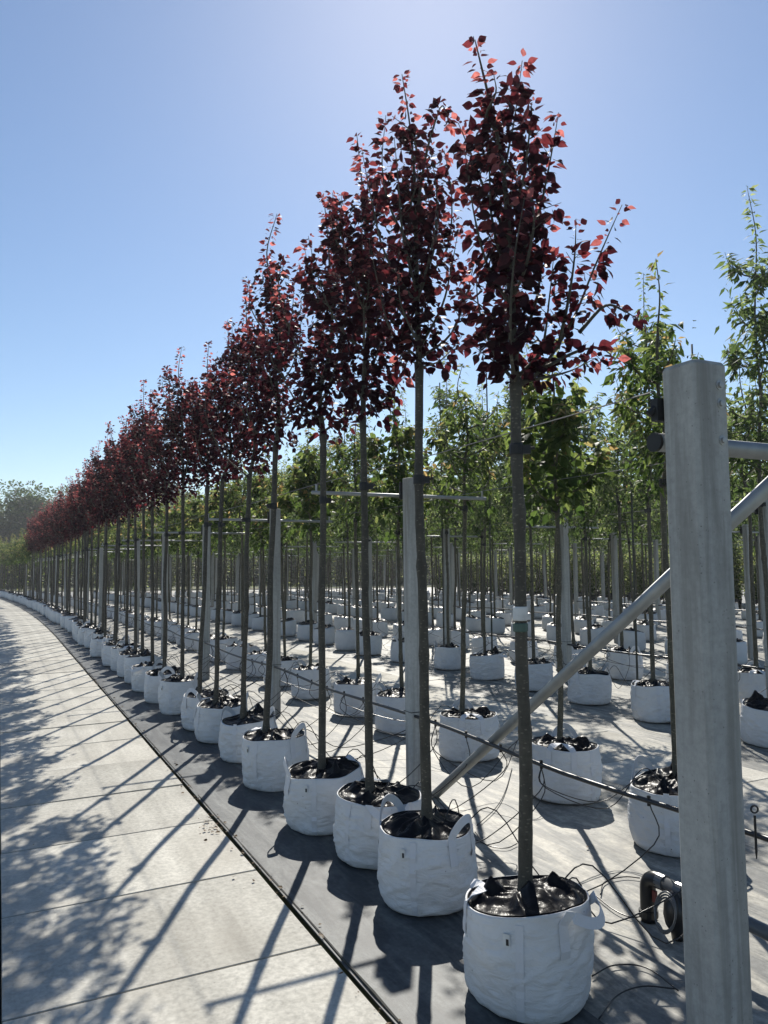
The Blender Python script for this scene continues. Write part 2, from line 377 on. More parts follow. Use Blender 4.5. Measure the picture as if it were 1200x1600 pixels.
# joint right ends lie at y = 3.50, 4.33, 5.13 ... on c = 1.46; slab mid-line (c=.76) sits 0.28 m nearer
Y0 = 3.50 - 0.28 - 0.42
for k in range(4):
    pave(road, 0.752 - 1.418 * k, Y0 - 0.28 * 0 - 0.84 * 6, 48 if k < 2 else 40)
m = strip(-6.9, 1.46, 48.2, 62, 0.004, 1.0)
obj('slab', m.mesh('far_slabs', 'slab_far'), road, kind='stuff')
for b in range(5):
    ce = 5.4 + PERIOD * b
    pth = obj('path', strip(4.75 + PERIOD * b, 6.475 + PERIOD * b, -2, 60, -0.04, 2.0).mesh('path_bed', 'joint_fill'), kind='structure')
    if b < 2:
        pave(pth, ce, (1.2, 6.5)[b], (30, 24)[b])
        obj('slab', strip(ce - 0.69, ce + 0.69, (30.3, 24.3)[b], 60, 0.004, 1.0).mesh('far_slabs', 'slab_far'), pth, kind='stuff')
    else:
        obj('slab', strip(ce - 0.69, ce + 0.69, 5, 60, 0.004, 1.0).mesh('far_slabs', 'slab_far'), pth, kind='stuff')
    # the next bed's membrane is tucked up to the slab edge
    obj('planting_bed_membrane', strip(6.10 + PERIOD * b, 6.47 + PERIOD * b, -2, 60, 0.0, 1.0).mesh('membrane', 'membrane'), kind='structure')
# raised, folded edge of the membrane along the road
m = MB(); pts = []; y = -5.0
while y < 56:
    q = W(1.492, y); pts.append((q.x + 0.006 * noise.noise(Vector((y * 2, 0, 0))), q.y, 0.004 + 0.006 * noise.noise(Vector((y * 3, 5, 0))))); y += 0.15
m.tube(pts, [0.0055 + 0.004 * abs(noise.noise(Vector((i * .4, 1, 2)))) for i in range(len(pts))], 5)
obj('membrane_edging', m.mesh('edging', 'joint_fill'), label='folded grey edge of ground membrane running along the concrete paving', category='edging')

# ------------------------------------------------------------------ leaves
LEAF_OVATE = (np.array([(0, 0, 0), (.28, .33, .07), (.62, .27, .05), (1, 0, -.10), (.62, -.27, .05), (.28, -.33, .07), (.5, 0, 0)]),
              [(0, 1, 6), (1, 2, 6), (2, 3, 6), (3, 4, 6), (4, 5, 6), (5, 0, 6)])
def fine_leaf(widths, curl=-.16, cup=.10):
    k = len(widths); v = [(0, 0, 0)]; f = []
    for i, w_ in enumerate(widths):
        x = (i + 1) / (k + 1); z = curl * x * x; v += [(x, w_, z + cup * w_ * 1.6 + .015 * (i % 2)), (x, 0, z), (x, -w_, z + cup * w_ * 1.6 - .015 * (i % 2))]
    v.append((1, 0, curl)); e = len(v) - 1
    f += [(0, 2, 1), (0, 3, 2)]
    for i in range(k - 1):
        a = 1 + 3 * i; f += [(a, a + 1, a + 4), (a, a + 4, a + 3), (a + 1, a + 2, a + 5), (a + 1, a + 5, a + 4)]
    a = 1 + 3 * (k - 1); f += [(a, a + 1, e), (a + 1, a + 2, e)]
    return np.array(v), f
LEAF_FINE = fine_leaf((.22, .31, .30, .21, .09))
LEAF_LANCE = (np.array([(0, 0, 0), (.35, .17, .04), (1, 0, -.18), (.35, -.17, .04), (.6, 0, -.02)]),
              [(0, 1, 4), (1, 2, 4), (2, 3, 4), (3, 0, 4)])
LEAF_CARD = (np.array([(0, 0, 0), (.5, .4, .06), (1, 0, -.05), (.5, -.4, .06)]), [(0, 1, 2), (0, 2, 3)])
def leaf_mesh(name, P, D, N, S, T, tpl, material):
    """P base, D axis, N approximate normal, S size, T tone: arrays of n"""
    tv, tf = tpl; n = len(P); P = np.asarray(P); D = np.asarray(D); N = np.asarray(N); S = np.asarray(S)
    D = D / (np.linalg.norm(D, axis=1)[:, None] + 1e-9)
    B = np.cross(N, D); B /= (np.linalg.norm(B, axis=1)[:, None] + 1e-9); U = np.cross(D, B)
    V = P[:, None, :] + S[:, None, None] * (tv[None, :, 0, None] * D[:, None, :] + tv[None, :, 1, None] * B[:, None, :] + tv[None, :, 2, None] * U[:, None, :])
    V = V.reshape(-1, 3); k = len(tv); F = (np.array(tf)[None] + (np.arange(n) * k)[:, None, None]).reshape(-1, 3)
    me = bpy.data.meshes.new(name)
    me.vertices.add(len(V)); me.vertices.foreach_set('co', V.astype(np.float32).ravel())
    me.loops.add(F.size); me.loops.foreach_set('vertex_index', F.astype(np.int32).ravel())
    me.polygons.add(len(F)); me.polygons.foreach_set('loop_start', np.arange(0, F.size, 3, dtype=np.int32))
    me.polygons.foreach_set('use_smooth', np.ones(len(F), dtype=bool))
    me.update(calc_edges=True); me.validate()
    a = me.attributes.new('tone', 'FLOAT', 'POINT'); a.data.foreach_set('value', np.repeat(np.asarray(T, dtype=np.float32), k))
    me.materials.append(M[material]); return me

def along(poly, step, rg):
    """points and tangents along a polyline"""
    res = []; acc = 0; tot = sum((poly[i + 1] - poly[i]).length for i in range(len(poly) - 1)); s = 0; nxt = step * rg.random()
    for i in range(len(poly) - 1):
        d = poly[i + 1] - poly[i]; L = d.length
        while nxt < s + L:
            res.append((poly[i] + d * ((nxt - s) / L), d / L, nxt / tot)); nxt += step * rg.uniform(0.6, 1.4)
        s += L
    return res

def make_crown(seed, axis, shoots, leaf, step, size, tpl, material, rg=None, droop=0.35, spread=1.0, core=0, core_r=0.2, young=0.85, bark='bark_red', twig=0.3):
    """axis: leader polyline; shoots: list of polylines. returns (branches mesh, leaf mesh)"""
    rg = rg or random.Random(seed); br = MB(); P = []; D = []; N = []; S = []; T = []
    def put(p, t, f, sc=1.0, y=None):
        a = rg.uniform(0, 2 * math.pi); o = t.orthogonal().normalized(); b = t.cross(o)
        d = (o * math.cos(a) + b * math.sin(a)) * spread + t * 0.45
        d.z -= droop * rg.uniform(0.2, 2.2); d.normalize()
        stalk = rg.uniform(0.01, 0.03)
        P.append(p + d * stalk); D.append(d)
        N.append(Vector((rg.gauss(0, .75), rg.gauss(0, .75), 0.8)))
        S.append(size * rg.uniform(0.45, 1.28) * sc)
        tone = (0.16 + 0.90 * max(0, f - 0.15)) * rg.uniform(0.35, 1.3) + (0.5 if rg.random() < 0.07 else 0)  # tone climbs to the tips: redder young leaves plus painted-in sunlit brightness
        T.append(min(1, max(0, tone * young / 0.85)))
    for k, poly in enumerate([axis] + shoots):
        c = smooth_curve(poly, 4); n = len(c)
        r0 = 0.018 if k == 0 else (0.009 if len(poly) > 3 else 0.006)
        br.tube(c, [max(0.0018, r0 * (1 - 0.88 * i / (n - 1))) for i in range(n)], 6 if k == 0 else 5)
        for p, t, f in along(c, step * (1.0 if k else 0.8), rg):
            if k == 0 and f < 0.12: continue
            if k and f < 0.06: continue
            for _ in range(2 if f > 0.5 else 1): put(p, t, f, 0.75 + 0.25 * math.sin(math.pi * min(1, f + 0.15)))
            # short side twigs carry leaf clusters
            if f < 0.8 and rg.random() < twig:
                a = rg.uniform(0, 2 * math.pi); o = t.orthogonal().normalized(); b = t.cross(o)
                d = (o * math.cos(a) + b * math.sin(a)) * 0.8 + t * 0.6; d.normalize(); L = rg.uniform(0.05, 0.16) * (1.15 - f)
                br.tube([p, p + d * L], [0.0025, 0.0012], 3)
                for q in range(rg.randint(3, 6)):
                    put(p + d * L * rg.uniform(0.3, 1), d, min(1, f * 0.8 + 0.1))
    for poly in [axis] + shoots:
        t = (poly[-1] - poly[-2]).normalized()
        for _ in range(4): put(poly[-1] - t * rg.uniform(0, .03), (t + Vector((0, 0, .8))).normalized(), 1.0, 0.8)
    for _ in range(core):                                  # spur leaves near the leader; inner crown shade is put into their dark tone
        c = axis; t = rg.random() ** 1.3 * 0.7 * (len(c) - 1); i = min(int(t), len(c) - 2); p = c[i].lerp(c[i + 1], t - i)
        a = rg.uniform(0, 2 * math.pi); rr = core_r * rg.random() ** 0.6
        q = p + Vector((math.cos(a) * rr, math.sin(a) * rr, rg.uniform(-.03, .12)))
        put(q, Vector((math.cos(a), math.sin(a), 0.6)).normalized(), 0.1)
    return br.mesh('branches', bark, True), leaf_mesh('foliage', P, D, N, S, T, tpl, material)

def random_shoots(rg, axis, n, reach, rise, sub=2, tmax=.78):
    z0, z1 = axis[0].z, axis[-1].z; sh = []
    for i in range(n):
        t = (i + rg.random() * 0.8) / n * tmax; k = t * (len(axis) - 1); j = min(int(k), len(axis) - 2); p = axis[j].lerp(axis[j + 1], k - j)
        a = i * 2.399 + rg.uniform(-.5, .5); L = rg.uniform(0.5, 1.12) * (1.28 if rg.random() < .18 else 1) * (1 - 0.8 * t); h = Vector((math.cos(a), math.sin(a), 0))
        re, ri = reach * L, rise * L * rg.uniform(0.7, 1.2)
        q = [p, p + h * re * 0.5 + Vector((0, 0, ri * 0.22)), p + h * re * 0.85 + Vector((0, 0, ri * 0.6)), p + h * re * rg.uniform(0.85, 1.1) + Vector((0, 0, ri))]
        sh.append(q)
        for s in range(rg.randint(0, sub)):
            f = rg.uniform(0.25, 0.75); b = q[1].lerp(q[2], f); a2 = a + rg.uniform(-1.3, 1.3); h2 = Vector((math.cos(a2), math.sin(a2), 0))
            l2 = rg.uniform(0.3, 0.6) * (1 - 0.5 * t)
            sh.append([b, b + h2 * reach * l2 * 0.5 + Vector((0, 0, rise * l2 * 0.3)), b + h2 * reach * l2 * 0.75 + Vector((0, 0, rise * l2))])
    return sh
def leader(rg, z0, z1, wob, n=7):
    p = Vector((0, 0, z0)); res = []
    for i in range(n):
        t = i / (n - 1); res.append(Vector((wob * noise.noise(Vector((rg.random() * 0.2 + t * 3, z1 * 7.7, 1))), wob * noise.noise(Vector((t * 3, z1 * 3.1, 9))), z0 + (z1 - z0) * t)))
    d = res[0].copy(); return [Vector((q.x - d.x, q.y - d.y, q.z)) for q in res]

def trunk_mesh(seed, z0, z1, r0, r1, bark, lean=(0, 0), n=10):
    rg = random.Random(seed); m = MB(); k = 44; pts = []; rad = []
    for i in range(k):
        t = i / (k - 1); s = math.sin(math.pi * t)
        pts.append((0.013 * s * noise.noise(Vector((t * 2.6, seed * 1.7, 0))) * 2 + lean[0] * (t - 1), 0.013 * s * noise.noise(Vector((t * 2.6, seed * 1.7, 7))) * 2 + lean[1] * (t - 1), z0 + (z1 - z0) * t))
        knot = 1 + (0.30 if rg.random() < 0.16 else 0) * rg.random() + 0.05 * rg.uniform(-1, 1)
        flare = 1 + 0.35 * max(0, 0.06 - t) / 0.06
        if t > 0.94: flare = 1 + 0.25 * (t - 0.94) / 0.06
        rad.append((r0 + (r1 - r0) * t) * knot * flare)
    m.tube(pts, rad, n); return m.mesh('trunk', bark, True), pts
def tie_mesh(pts, zt, r, flat=False):
    m = MB(); i = min(range(len(pts)), key=lambda j: abs(pts[j][2] - zt)); p = Vector(pts[i])
    m.lathe([(r * 1.08, -0.024), (r * 1.2, -0.018), (r * 1.2, 0.018), (r * 1.08, 0.024)], 12, p)
    m.box(p + Vector((r * 1.7, 0.0, 0.0)), (0.03, 0.026, 0.035)); m.tube([p + Vector((r * 1.7, 0, 0)), p + Vector((r * 3.0, -0.01, 0.006))], 0.008, 5)
    return m.mesh('rubber_tie', 'black_rubber')

class Kind: pass
def kind_tree(seed, zc, top, reach, rise, nsh, step, size, tpl, leafm, bark, r0, r1, core, core_r, sub=2, lean=(0, 0), shoots=None, axis=None, droop=.35, young=.85, spread=1.0, twig=.3, tmax=.78):
    k = Kind(); rg = random.Random(seed * 13 + 1)
    k.trunk, pts = trunk_mesh(seed, 0.30, zc, r0, r1, bark, lean)
    ax = axis or leader(rg, zc - 0.03, top, 0.10)
    sh = shoots or random_shoots(rg, ax, nsh, reach, rise, sub, tmax)
    k.branches, k.foliage = make_crown(seed, ax, sh, None, step, size, tpl, leafm, rg, droop=droop, core=core, core_r=core_r, bark=bark, young=young, spread=spread, twig=twig)
    k.tie = tie_mesh(pts, 2.12, r0 * 0.88); k.zc = zc
    # origin of the meshes: crown stands over (0,0); trunk foot is offset by -lean
    return k
def place_tree(k, name, label, cat, loc, rz, group, sc=1.0, detail=True):
    t = thing(name, label, cat, loc, rz, group); t.scale = (sc, sc, sc)
    obj('trunk', k.trunk, t); cr = obj('crown', k.foliage, t, kind='stuff')
    if detail: obj('branches', k.branches, t)
    if detail: obj('rubber_tie', k.tie, t)
    return t

# ------------------------------------------------------------------ grow bags
BAG_R, BAG_H = 0.243, 0.36
def bag_kind(seed, n=96, rings=40, rich=True):
    rg = random.Random(seed * 7 + 3); k = Kind(); so_ = seed * 11.3
    ovl = rg.uniform(-.05, .05); ph = rg.uniform(0, 6.28); tilt = rg.uniform(-.03, .03); tph = rg.uniform(0, 6.28)
    def rim(th): return BAG_H + 0.016 * noise.noise(Vector((math.cos(th) * 1.3, math.sin(th) * 1.3, so_))) + tilt * math.cos(th - tph)
    def rad(th, z):
        t = z / BAG_H
        base = 0.94 + 0.075 * math.sin(math.pi * min(1, 0.12 + 0.8 * t)) if t > 0 else 0.94
        if t < 0.12: base -= 0.07 * (1 - t / 0.12) ** 2
        r = BAG_R * base * (1 + ovl * math.cos(2 * (th - ph)))
        c, s = math.cos(th), math.sin(th)
        r += 0.014 * noise.noise(Vector((c * 1.7, s * 1.7, z * 5 + so_)))
        wv = noise.noise(Vector((c * 2.2 + z * 4, s * 2.2 - z * 2, z * 13 + c * 1.6 + so_)))
        r += 0.008 * (1 - abs(wv) * 3.2 if abs(wv) < 0.31 else 0) ** 1.5 * math.sin(math.pi * min(1, t * 0.95 + 0.08)) ** 0.7
        wv = noise.noise(Vector((c * 3.5, s * 3.5 + z * 9, z * 44 + so_ + 5)))
        r += 0.0035 * (1 - abs(wv) * 3) * (0.4 if t > .8 else 1)
        return r
    m = MB(); vs = []
    zs = [0] + [(i / rings) ** 1.0 for i in range(1, rings + 1)]
    for z in zs:
        for j in range(n):
            th = 2 * math.pi * j / n; zz = z * rim(th); r = rad(th, min(zz, BAG_H))
            if z == 0: zz = 0.006 + 0.008 * max(0, noise.noise(Vector((math.cos(th) * 2.5, math.sin(th) * 2.5, so_ + 3))))
            vs.append((r * math.cos(th), r * math.sin(th), zz))
    for ins, dz in ((0.006, -0.001), (0.009, -0.03)):
        for j in range(n):
            th = 2 * math.pi * j / n; r = rad(th, BAG_H) - ins; vs.append((r * math.cos(th), r * math.sin(th), rim(th) + dz))
    nr = len(zs) + 2
    fs = [(i * n + j, i * n + (j + 1) % n, (i + 1) * n + (j + 1) % n, (i + 1) * n + j) for i in range(nr - 1) for j in range(n)]
    fs.append(tuple(reversed(range(n)))); m.add(vs, fs)
    k.body = m.mesh('bag_body', 'bag_fabric', True)
    # crumpled black liner gathered round the trunk
    m = MB(); nl, rl = (110, 26) if rich else (28, 7); vs = []
    folds = [(rg.uniform(0, 6.28), rg.uniform(0.12, 0.34), rg.uniform(0.014, 0.036), rg.uniform(-1.4, 1.4)) for _ in range(15)]
    for i in range(rl + 1):
        t = i / rl
        for j in range(nl):
            th = 2 * math.pi * j / nl
            R0 = rad(th, BAG_H) - 0.008; r = 0.028 + (R0 - 0.028) * t; c, s = math.cos(th), math.sin(th); x, y = r * c, r * s
            z = rim(th) - 0.012 + 0.004 * t ** 3 + 0.05 * (1 - t) ** 2.2
            edge = min(1, (1 - t) / 0.10)
            for a, wd, am, tw in folds:
                da = ((th + tw * t - a + math.pi) % (2 * math.pi) - math.pi) / wd
                if abs(da) < 1: z += am * (1 - abs(da)) ** 1.15 * math.sin(math.pi * min(1, t * 1.05)) * min(1, t * 2) * (1 if wd > .15 else .7)
            w1 = noise.noise(Vector((x * 7, y * 7, so_))); w2 = noise.noise(Vector((x * 17 + w1, y * 17, so_ + 4)))
            z += (0.026 * (0.3 - abs(w1)) + 0.009 * (0.35 - abs(w2) * 1.4)) * (0.25 + 0.75 * edge)
            if i == rl: z = rim(th) + 0.004
            vs.append((x, y, z))
    fs = [(i * nl + j, i * nl + (j + 1) % nl, (i + 1) * nl + (j + 1) % nl, (i + 1) * nl + j) for i in range(rl) for j in range(nl)]
    fs.append(tuple(range(nl))); m.add(vs, [tuple(f) for f in fs])
    k.liner = m.mesh('liner', 'liner_plastic', True)
    k.handles = []
    if rich:
        a0 = rg.uniform(0, 6.28)
        for hside in (0, 1):
            ph_ = a0 + math.pi * hside + rg.uniform(-.25, .25); mode = rg.choice(['up', 'up', 'droop', 'in']); k.handles.append(handle(ph_, mode, rad, rim))
    # tag and seam
    m = MB(); a = rg.uniform(0, 6.28); k.tag_a = a
    k.rad, k.rim = rad, rim
    return k
def handle(ph, mode, rad, rim):
    hw = 0.52 if mode == 'droop' else 0.36; m = MB(); pts = []; nr = []
    def pt(th, r, z): return Vector((r * math.cos(th), r * math.sin(th), z))
    for z in np.linspace(BAG_H - 0.125, BAG_H - 0.01, 5): pts.append(pt(ph - hw, rad(ph - hw, z) + 0.0045, z)); nr.append(pt(ph - hw, 1, 0))
    for i in range(1, 14):
        t = i / 14; th = ph - hw + 2 * hw * t; s = math.sin(math.pi * t); r0 = rad(th, BAG_H)
        if mode == 'up': p = pt(th, r0 + 0.006 + 0.012 * s, rim(th) + 0.085 * s ** 0.8); q = pt(th, 1, 0.25)
        elif mode == 'droop': p = pt(th, r0 + 0.008 + 0.055 * s, rim(th) + 0.005 - 0.050 * s); q = pt(th, 1, 0.45 * s)
        else: p = pt(th, r0 + 0.004 - 0.075 * s, rim(th) + 0.035 * s ** .6); q = pt(th, 1 - 1.2 * s, 1.0 * s)
        pts.append(p); nr.append(q)
    for z in np.linspace(BAG_H - 0.01, BAG_H - 0.125, 5): pts.append(pt(ph + hw, rad(ph + hw, z) + 0.0045, z)); nr.append(pt(ph + hw, 1, 0))
    m.ribbon(pts, nr, 0.040, 0.003); return m.mesh('handle', 'strap')
def side_strip(k, a, z0, z1, wd):
    m = MB(); pts = [Vector((math.cos(a) * (k.rad(a, z) + 0.001), math.sin(a) * (k.rad(a, z) + 0.001), z)) for z in np.linspace(z0, z1, 16)]
    m.ribbon(pts, [Vector((math.cos(a), math.sin(a), 0))] * 16, wd, 0.002); return m.mesh('seam_strip', 'strap')
def tag_meshes(k, a, z):
    r = k.rad(a, z) + 0.006; c, s = math.cos(a), math.sin(a); mt = Matrix.Rotation(a, 4, 'Z')
    m = MB(); m.box((r * c, r * s, z), (0.002, 0.026, 0.045), mt)
    m2 = MB(); m2.box(((r + .0015) * c - 0.004 * s, (r + .0015) * s + 0.004 * c, z - 0.006), (0.0015, 0.010, 0.022), mt)
    return m.mesh('tag', 'tag_white'), m2.mesh('tag_print', 'tag_ink')
def place_bag(k, label, loc, rz, group, rich=True, tag_at=None, seam_at=None, handles=None, sc=1.0):
    b = thing('grow_bag', label, 'grow bag', loc, rz, group); u_ = random.Random(label + str(loc[1])); b.scale = (sc * u_.uniform(.96, 1.04), sc * u_.uniform(.96, 1.04), sc * u_.uniform(.94, 1.05)); b.rotation_euler = (R(u_.uniform(-1.6, 1.6)), R(u_.uniform(-1.6, 1.6)), rz)
    obj('bag_body', k.body, b); obj('liner', k.liner, b)
    for h in (handles if handles is not None else k.handles): obj('handle', h, b)
    if tag_at is not None:
        t1, t2 = tag_meshes(k, tag_at - rz, BAG_H - 0.065); t = obj('tag', t1, b); obj('tag_print', t2, t)
    if seam_at is not None: obj('seam_strip', side_strip(k, seam_at - rz, 0.015, BAG_H - 0.012, 0.030), b)
    return b
BAGS = [bag_kind(i) for i in range(6)]
FARBAGS = [bag_kind(20 + i, 24, 8, False) for i in range(4)]

# ------------------------------------------------------------------ red trees beside the road (row one)
def pixshoots(lst, base, y0, zref, rg, depth=0.12):
    res = []
    for poly in lst:
        a = rg.uniform(-depth, depth); q = []
        for i, (u, v) in enumerate(poly):
            t = i / (len(poly) - 1); p = pix(u, v, y0 + a * (t if len(poly) > 1 else 0) * 1.5) ; p.x -= base.x; p.y -= base.y; q.append(p)
        res.append(q)
    return res
ROW1 = [(.54, 3.12), (.20, 3.96), (-.05, 4.53), (-.40, 5.09), (-.85, 6.03), (-1.20, 6.84), (-1.60, 7.61), (-1.88, 8.16), (-2.38, 9.08)]
rr = random.Random(11); y = 9.08
while y < 55:
    y += 0.745 * rr.uniform(0.78, 1.22); q = W(2.12 + rr.uniform(-.06, .06), y); ROW1.append((q.x, q.y))
T1 = [[(806, 602), (801, 500), (796, 400), (790, 300), (776, 205), (756, 120), (742, 62)],
      [(812, 604), (850, 572), (895, 500), (928, 420), (953, 362), (972, 320)],
      [(872, 545), (888, 470), (898, 400), (900, 342)],
      [(850, 575), (905, 548), (940, 545), (962, 562)], [(905, 520), (945, 478), (975, 486), (998, 500)],
      [(797, 430), (838, 345), (858, 260), (873, 176)], [(787, 270), (804, 185), (816, 95)],
      [(800, 480), (762, 415), (740, 330), (726, 232)], [(798, 380), (755, 290), (730, 225), (716, 192)],
      [(804, 596), (772, 552), (748, 480), (744, 410)], [(808, 590), (846, 545), (858, 470), (866, 392)],
      [(801, 520), (752, 478), (715, 452)], [(805, 560), (838, 470), (846, 400), (852, 330)], [(798, 450), (770, 350), (765, 270), (760, 170)],
      [(797, 460), (826, 380), (832, 300), (826, 215)], [(807, 598), (850, 590), (890, 580), (930, 560)], [(803, 580), (765, 560), (735, 535)]]
T2 = [[(655, 575), (652, 480), (650, 380), (648, 285), (641, 200), (628, 116)],
      [(652, 330), (664, 250), (680, 190), (692, 165), (703, 200)], [(650, 400), (612, 330), (597, 260), (603, 180)],
      [(654, 480), (603, 400), (580, 310), (565, 232)], [(654, 450), (698, 390), (706, 310), (694, 235)],
      [(655, 560), (612, 520), (590, 440), (578, 380)], [(656, 560), (706, 520), (732, 450), (742, 400)],
      [(656, 575), (690, 562), (722, 525)], [(655, 570), (628, 560), (632, 592)], [(652, 470), (680, 380), (682, 300), (672, 230)],
      [(652, 460), (630, 370), (622, 280), (616, 215)], [(655, 545), (690, 480), (705, 420), (716, 360)], [(655, 540), (620, 470), (606, 420)]]
RED = dict(tpl=LEAF_FINE, leafm='leaf_red', bark='bark_red')
red_kinds = []
for i in range(7):
    rg = random.Random(100 + i)
    red_kinds.append(kind_tree(30 + i, 2.55 + rg.uniform(-.05, .06), 4.30 + rg.uniform(-.22, .16), 0.40, 0.78, 12, 0.0185, 0.058, r0=0.025, r1=0.019, core=640, core_r=0.18, tmax=.66, sub=2, twig=.26, lean=(rg.uniform(-.07, .07), rg.uniform(-.05, .05)), **RED))
def special(shoot_px, base, y0, seed):
    rg = random.Random(seed); sh = pixshoots(shoot_px, Vector((base[0], base[1], 0)), y0, 0, rg)
    ax = sh[0]; off = Vector((ax[0].x, ax[0].y, 0))
    sh = [[p - off for p in poly] for poly in sh]
    # a few shoots towards and away from the camera fill the crown's depth
    for i in range(7):
        t = i / 9; k = t * (len(sh[0]) - 1); j = int(k); p = sh[0][j].lerp(sh[0][j + 1], k - j); s = 1 if i % 2 else -1; L = rg.uniform(.7, 1.1) * (1 - 1.0 * t)
        sh.append([p, p + Vector((rg.uniform(-.05, .05), s * .16 * L, .13 * L)), p + Vector((rg.uniform(-.1, .1), s * .28 * L, .38 * L)), p + Vector((rg.uniform(-.12, .12), s * .30 * L, .62 * L))])
    kk = kind_tree(seed, sh[0][0].z + 0.03, sh[0][-1].z, 0, 0, 0, 0.0195, 0.058, r0=0.028, r1=0.021, core=560, core_r=0.12, twig=.22, lean=(off.x, off.y), shoots=sh[1:], axis=sh[0], **RED)
    return kk, off
for i, (x, y) in enumerate(ROW1):
    far = y > 36.5
    if i == 0: tl = 'tall red-leaved tree at the row end beside the thick concrete end post'
    elif i < 20: tl = 'red-leaved young tree with slim trunk, %s along the paving from the end post' % ORD[i]
    else: tl = 'red-leaved young tree in the far stretch of the row beside the paving'
    bl = ('white grow bag with drooping handle at the row end beside the end post' if i == 0 else
          'white grow bag with black liner, %s along the paving from the end post' % ORD[i] if i < 20 else
          'white grow bag in the far stretch of the row beside the paving')
    rz = rr.uniform(0, 6.28)
    if not far:
        if i == 0:
            kk, off = special(T1, (x, y), y, 51); t = place_tree(kk, 'red_tree', tl, 'tree', (x + off.x, y + off.y, 0), 0, 'red-leaved trees along the paving')
            m = MB(); m.lathe([(0.027, -0.03), (0.0305, -0.025), (0.0305, 0.02), (0.027, 0.026)], 12, (-off.x * .42, -off.y * .42, 1.46))
            o = obj('paper_tag', m.mesh('paper_tag', 'tag_white'), t, label='white paper wrap around the trunk')
            m = MB(); m.lathe([(0.027, -0.02), (0.0305, -0.016), (0.0305, 0.012), (0.027, 0.015)], 12, (-off.x * .45, -off.y * .45, 1.405)); obj('green_tape', m.mesh('green_tape', 'tape_green'), t)
        elif i == 1:
            kk, off = special(T2, (x, y), y, 52); place_tree(kk, 'red_tree', tl, 'tree', (x + off.x, y + off.y, 0), 0, 'red-leaved trees along the paving')
        else:
            kk = red_kinds[(i * 3 + 1) % 7]
            t = place_tree(kk, 'red_tree', tl, 'tree', (x, y, 0), rz, 'red-leaved trees along the paving', rr.uniform(0.975, 1.025), y < 30)
            if i == 2: t.rotation_euler = (0, R(-2.2), rz) if False else (0, R(-1.6), 0)
    ROW1[i] = (x, y, rz, bl, far)
# green tree kinds
GREEN = dict(tpl=LEAF_FINE, leafm='leaf_green', bark='bark_green')
LANCE = dict(tpl=LEAF_LANCE, leafm='leaf_lance', bark='bark_green')
green_kinds = [kind_tree(60 + i, 2.02 + .06 * (i % 3), 3.25 + .14 * i, 0.44, 0.46, 10, 0.028, 0.088, r0=0.022, r1=0.016, core=260, core_r=0.26, sub=3, tmax=.6, lean=(.03 * (i - 2), .02 * (1 - i)), droop=.6, **(GREEN if i % 2 else dict(LANCE, leafm='leaf_green'))) for i in range(4)]
lance_kinds = [kind_tree(80 + i, 2.2 + .07 * (i % 3), 4.45 + .2 * i, 0.58, 0.62, 21, 0.026, 0.105, r0=0.024, r1=0.018, core=380, core_r=0.3, sub=3, tmax=.72, lean=(.04 * (1 - i), .03 * (i - 2)), droop=.55, **LANCE) for i in range(4)]
for i, (x, y, rz, bl, far) in enumerate(ROW1):
    if far:
        place_tree(green_kinds[i % 4], 'green_tree', 'green young tree following the red trees at the far end of the paving row', 'tree', (x, y, 0), rz, 'green trees at the far end of the first row', rr.uniform(1.0, 1.12), False)

def rim_handles(k, specs, rz):
    return [handle(a - rz, mode, k.rad, k.rim) for a, mode in specs]
NEAR_SPEC = {0: dict(h=[(R(-38), 'droop'), (R(165), 'in')], tag=R(-118), seam=R(-107)),
             1: dict(h=[(R(-42), 'up'), (R(140), 'up')], tag=R(-120), seam=R(-108)),
             2: dict(h=[(R(-75), 'droop'), (R(100), 'in')], tag=None, seam=R(-135)),
             3: dict(h=[(R(190), 'up'), (R(20), 'in')], tag=R(-112), seam=R(-100)),
             4: dict(h=[(R(-30), 'up'), (R(150), 'in')], tag=R(-140), seam=R(-120)),
             5: dict(h=[(R(-20), 'up'), (R(150), 'up')], tag=None, seam=R(-110)),
             6: dict(h=[(R(0), 'up'), (R(180), 'up')], tag=None, seam=R(-140)),
             8: dict(h=[(R(-10), 'up'), (R(180), 'up')], tag=R(-130), seam=R(-100))}
# drooping handles read as 'droop' meshes hugging the side
for i, (x, y, rz, bl, far) in enumerate(ROW1):
    grp = 'grow bags along the paving'
    if i < 22:
        k = BAGS[(i * 5 + 2) % 6]; sp = NEAR_SPEC.get(i)
        place_bag(k, bl, (x, y, 0.003), rz, grp, True, sp and sp['tag'], (sp['seam'] if sp else rr.uniform(R(-170), R(-60))) if i < 12 else None,
                  rim_handles(k, sp['h'], rz) if sp else None, rr.uniform(0.97, 1.03))
    else:
        place_bag(FARBAGS[i % 4], bl, (x, y, 0.003), rz, grp, False, sc=rr.uniform(0.97, 1.04))

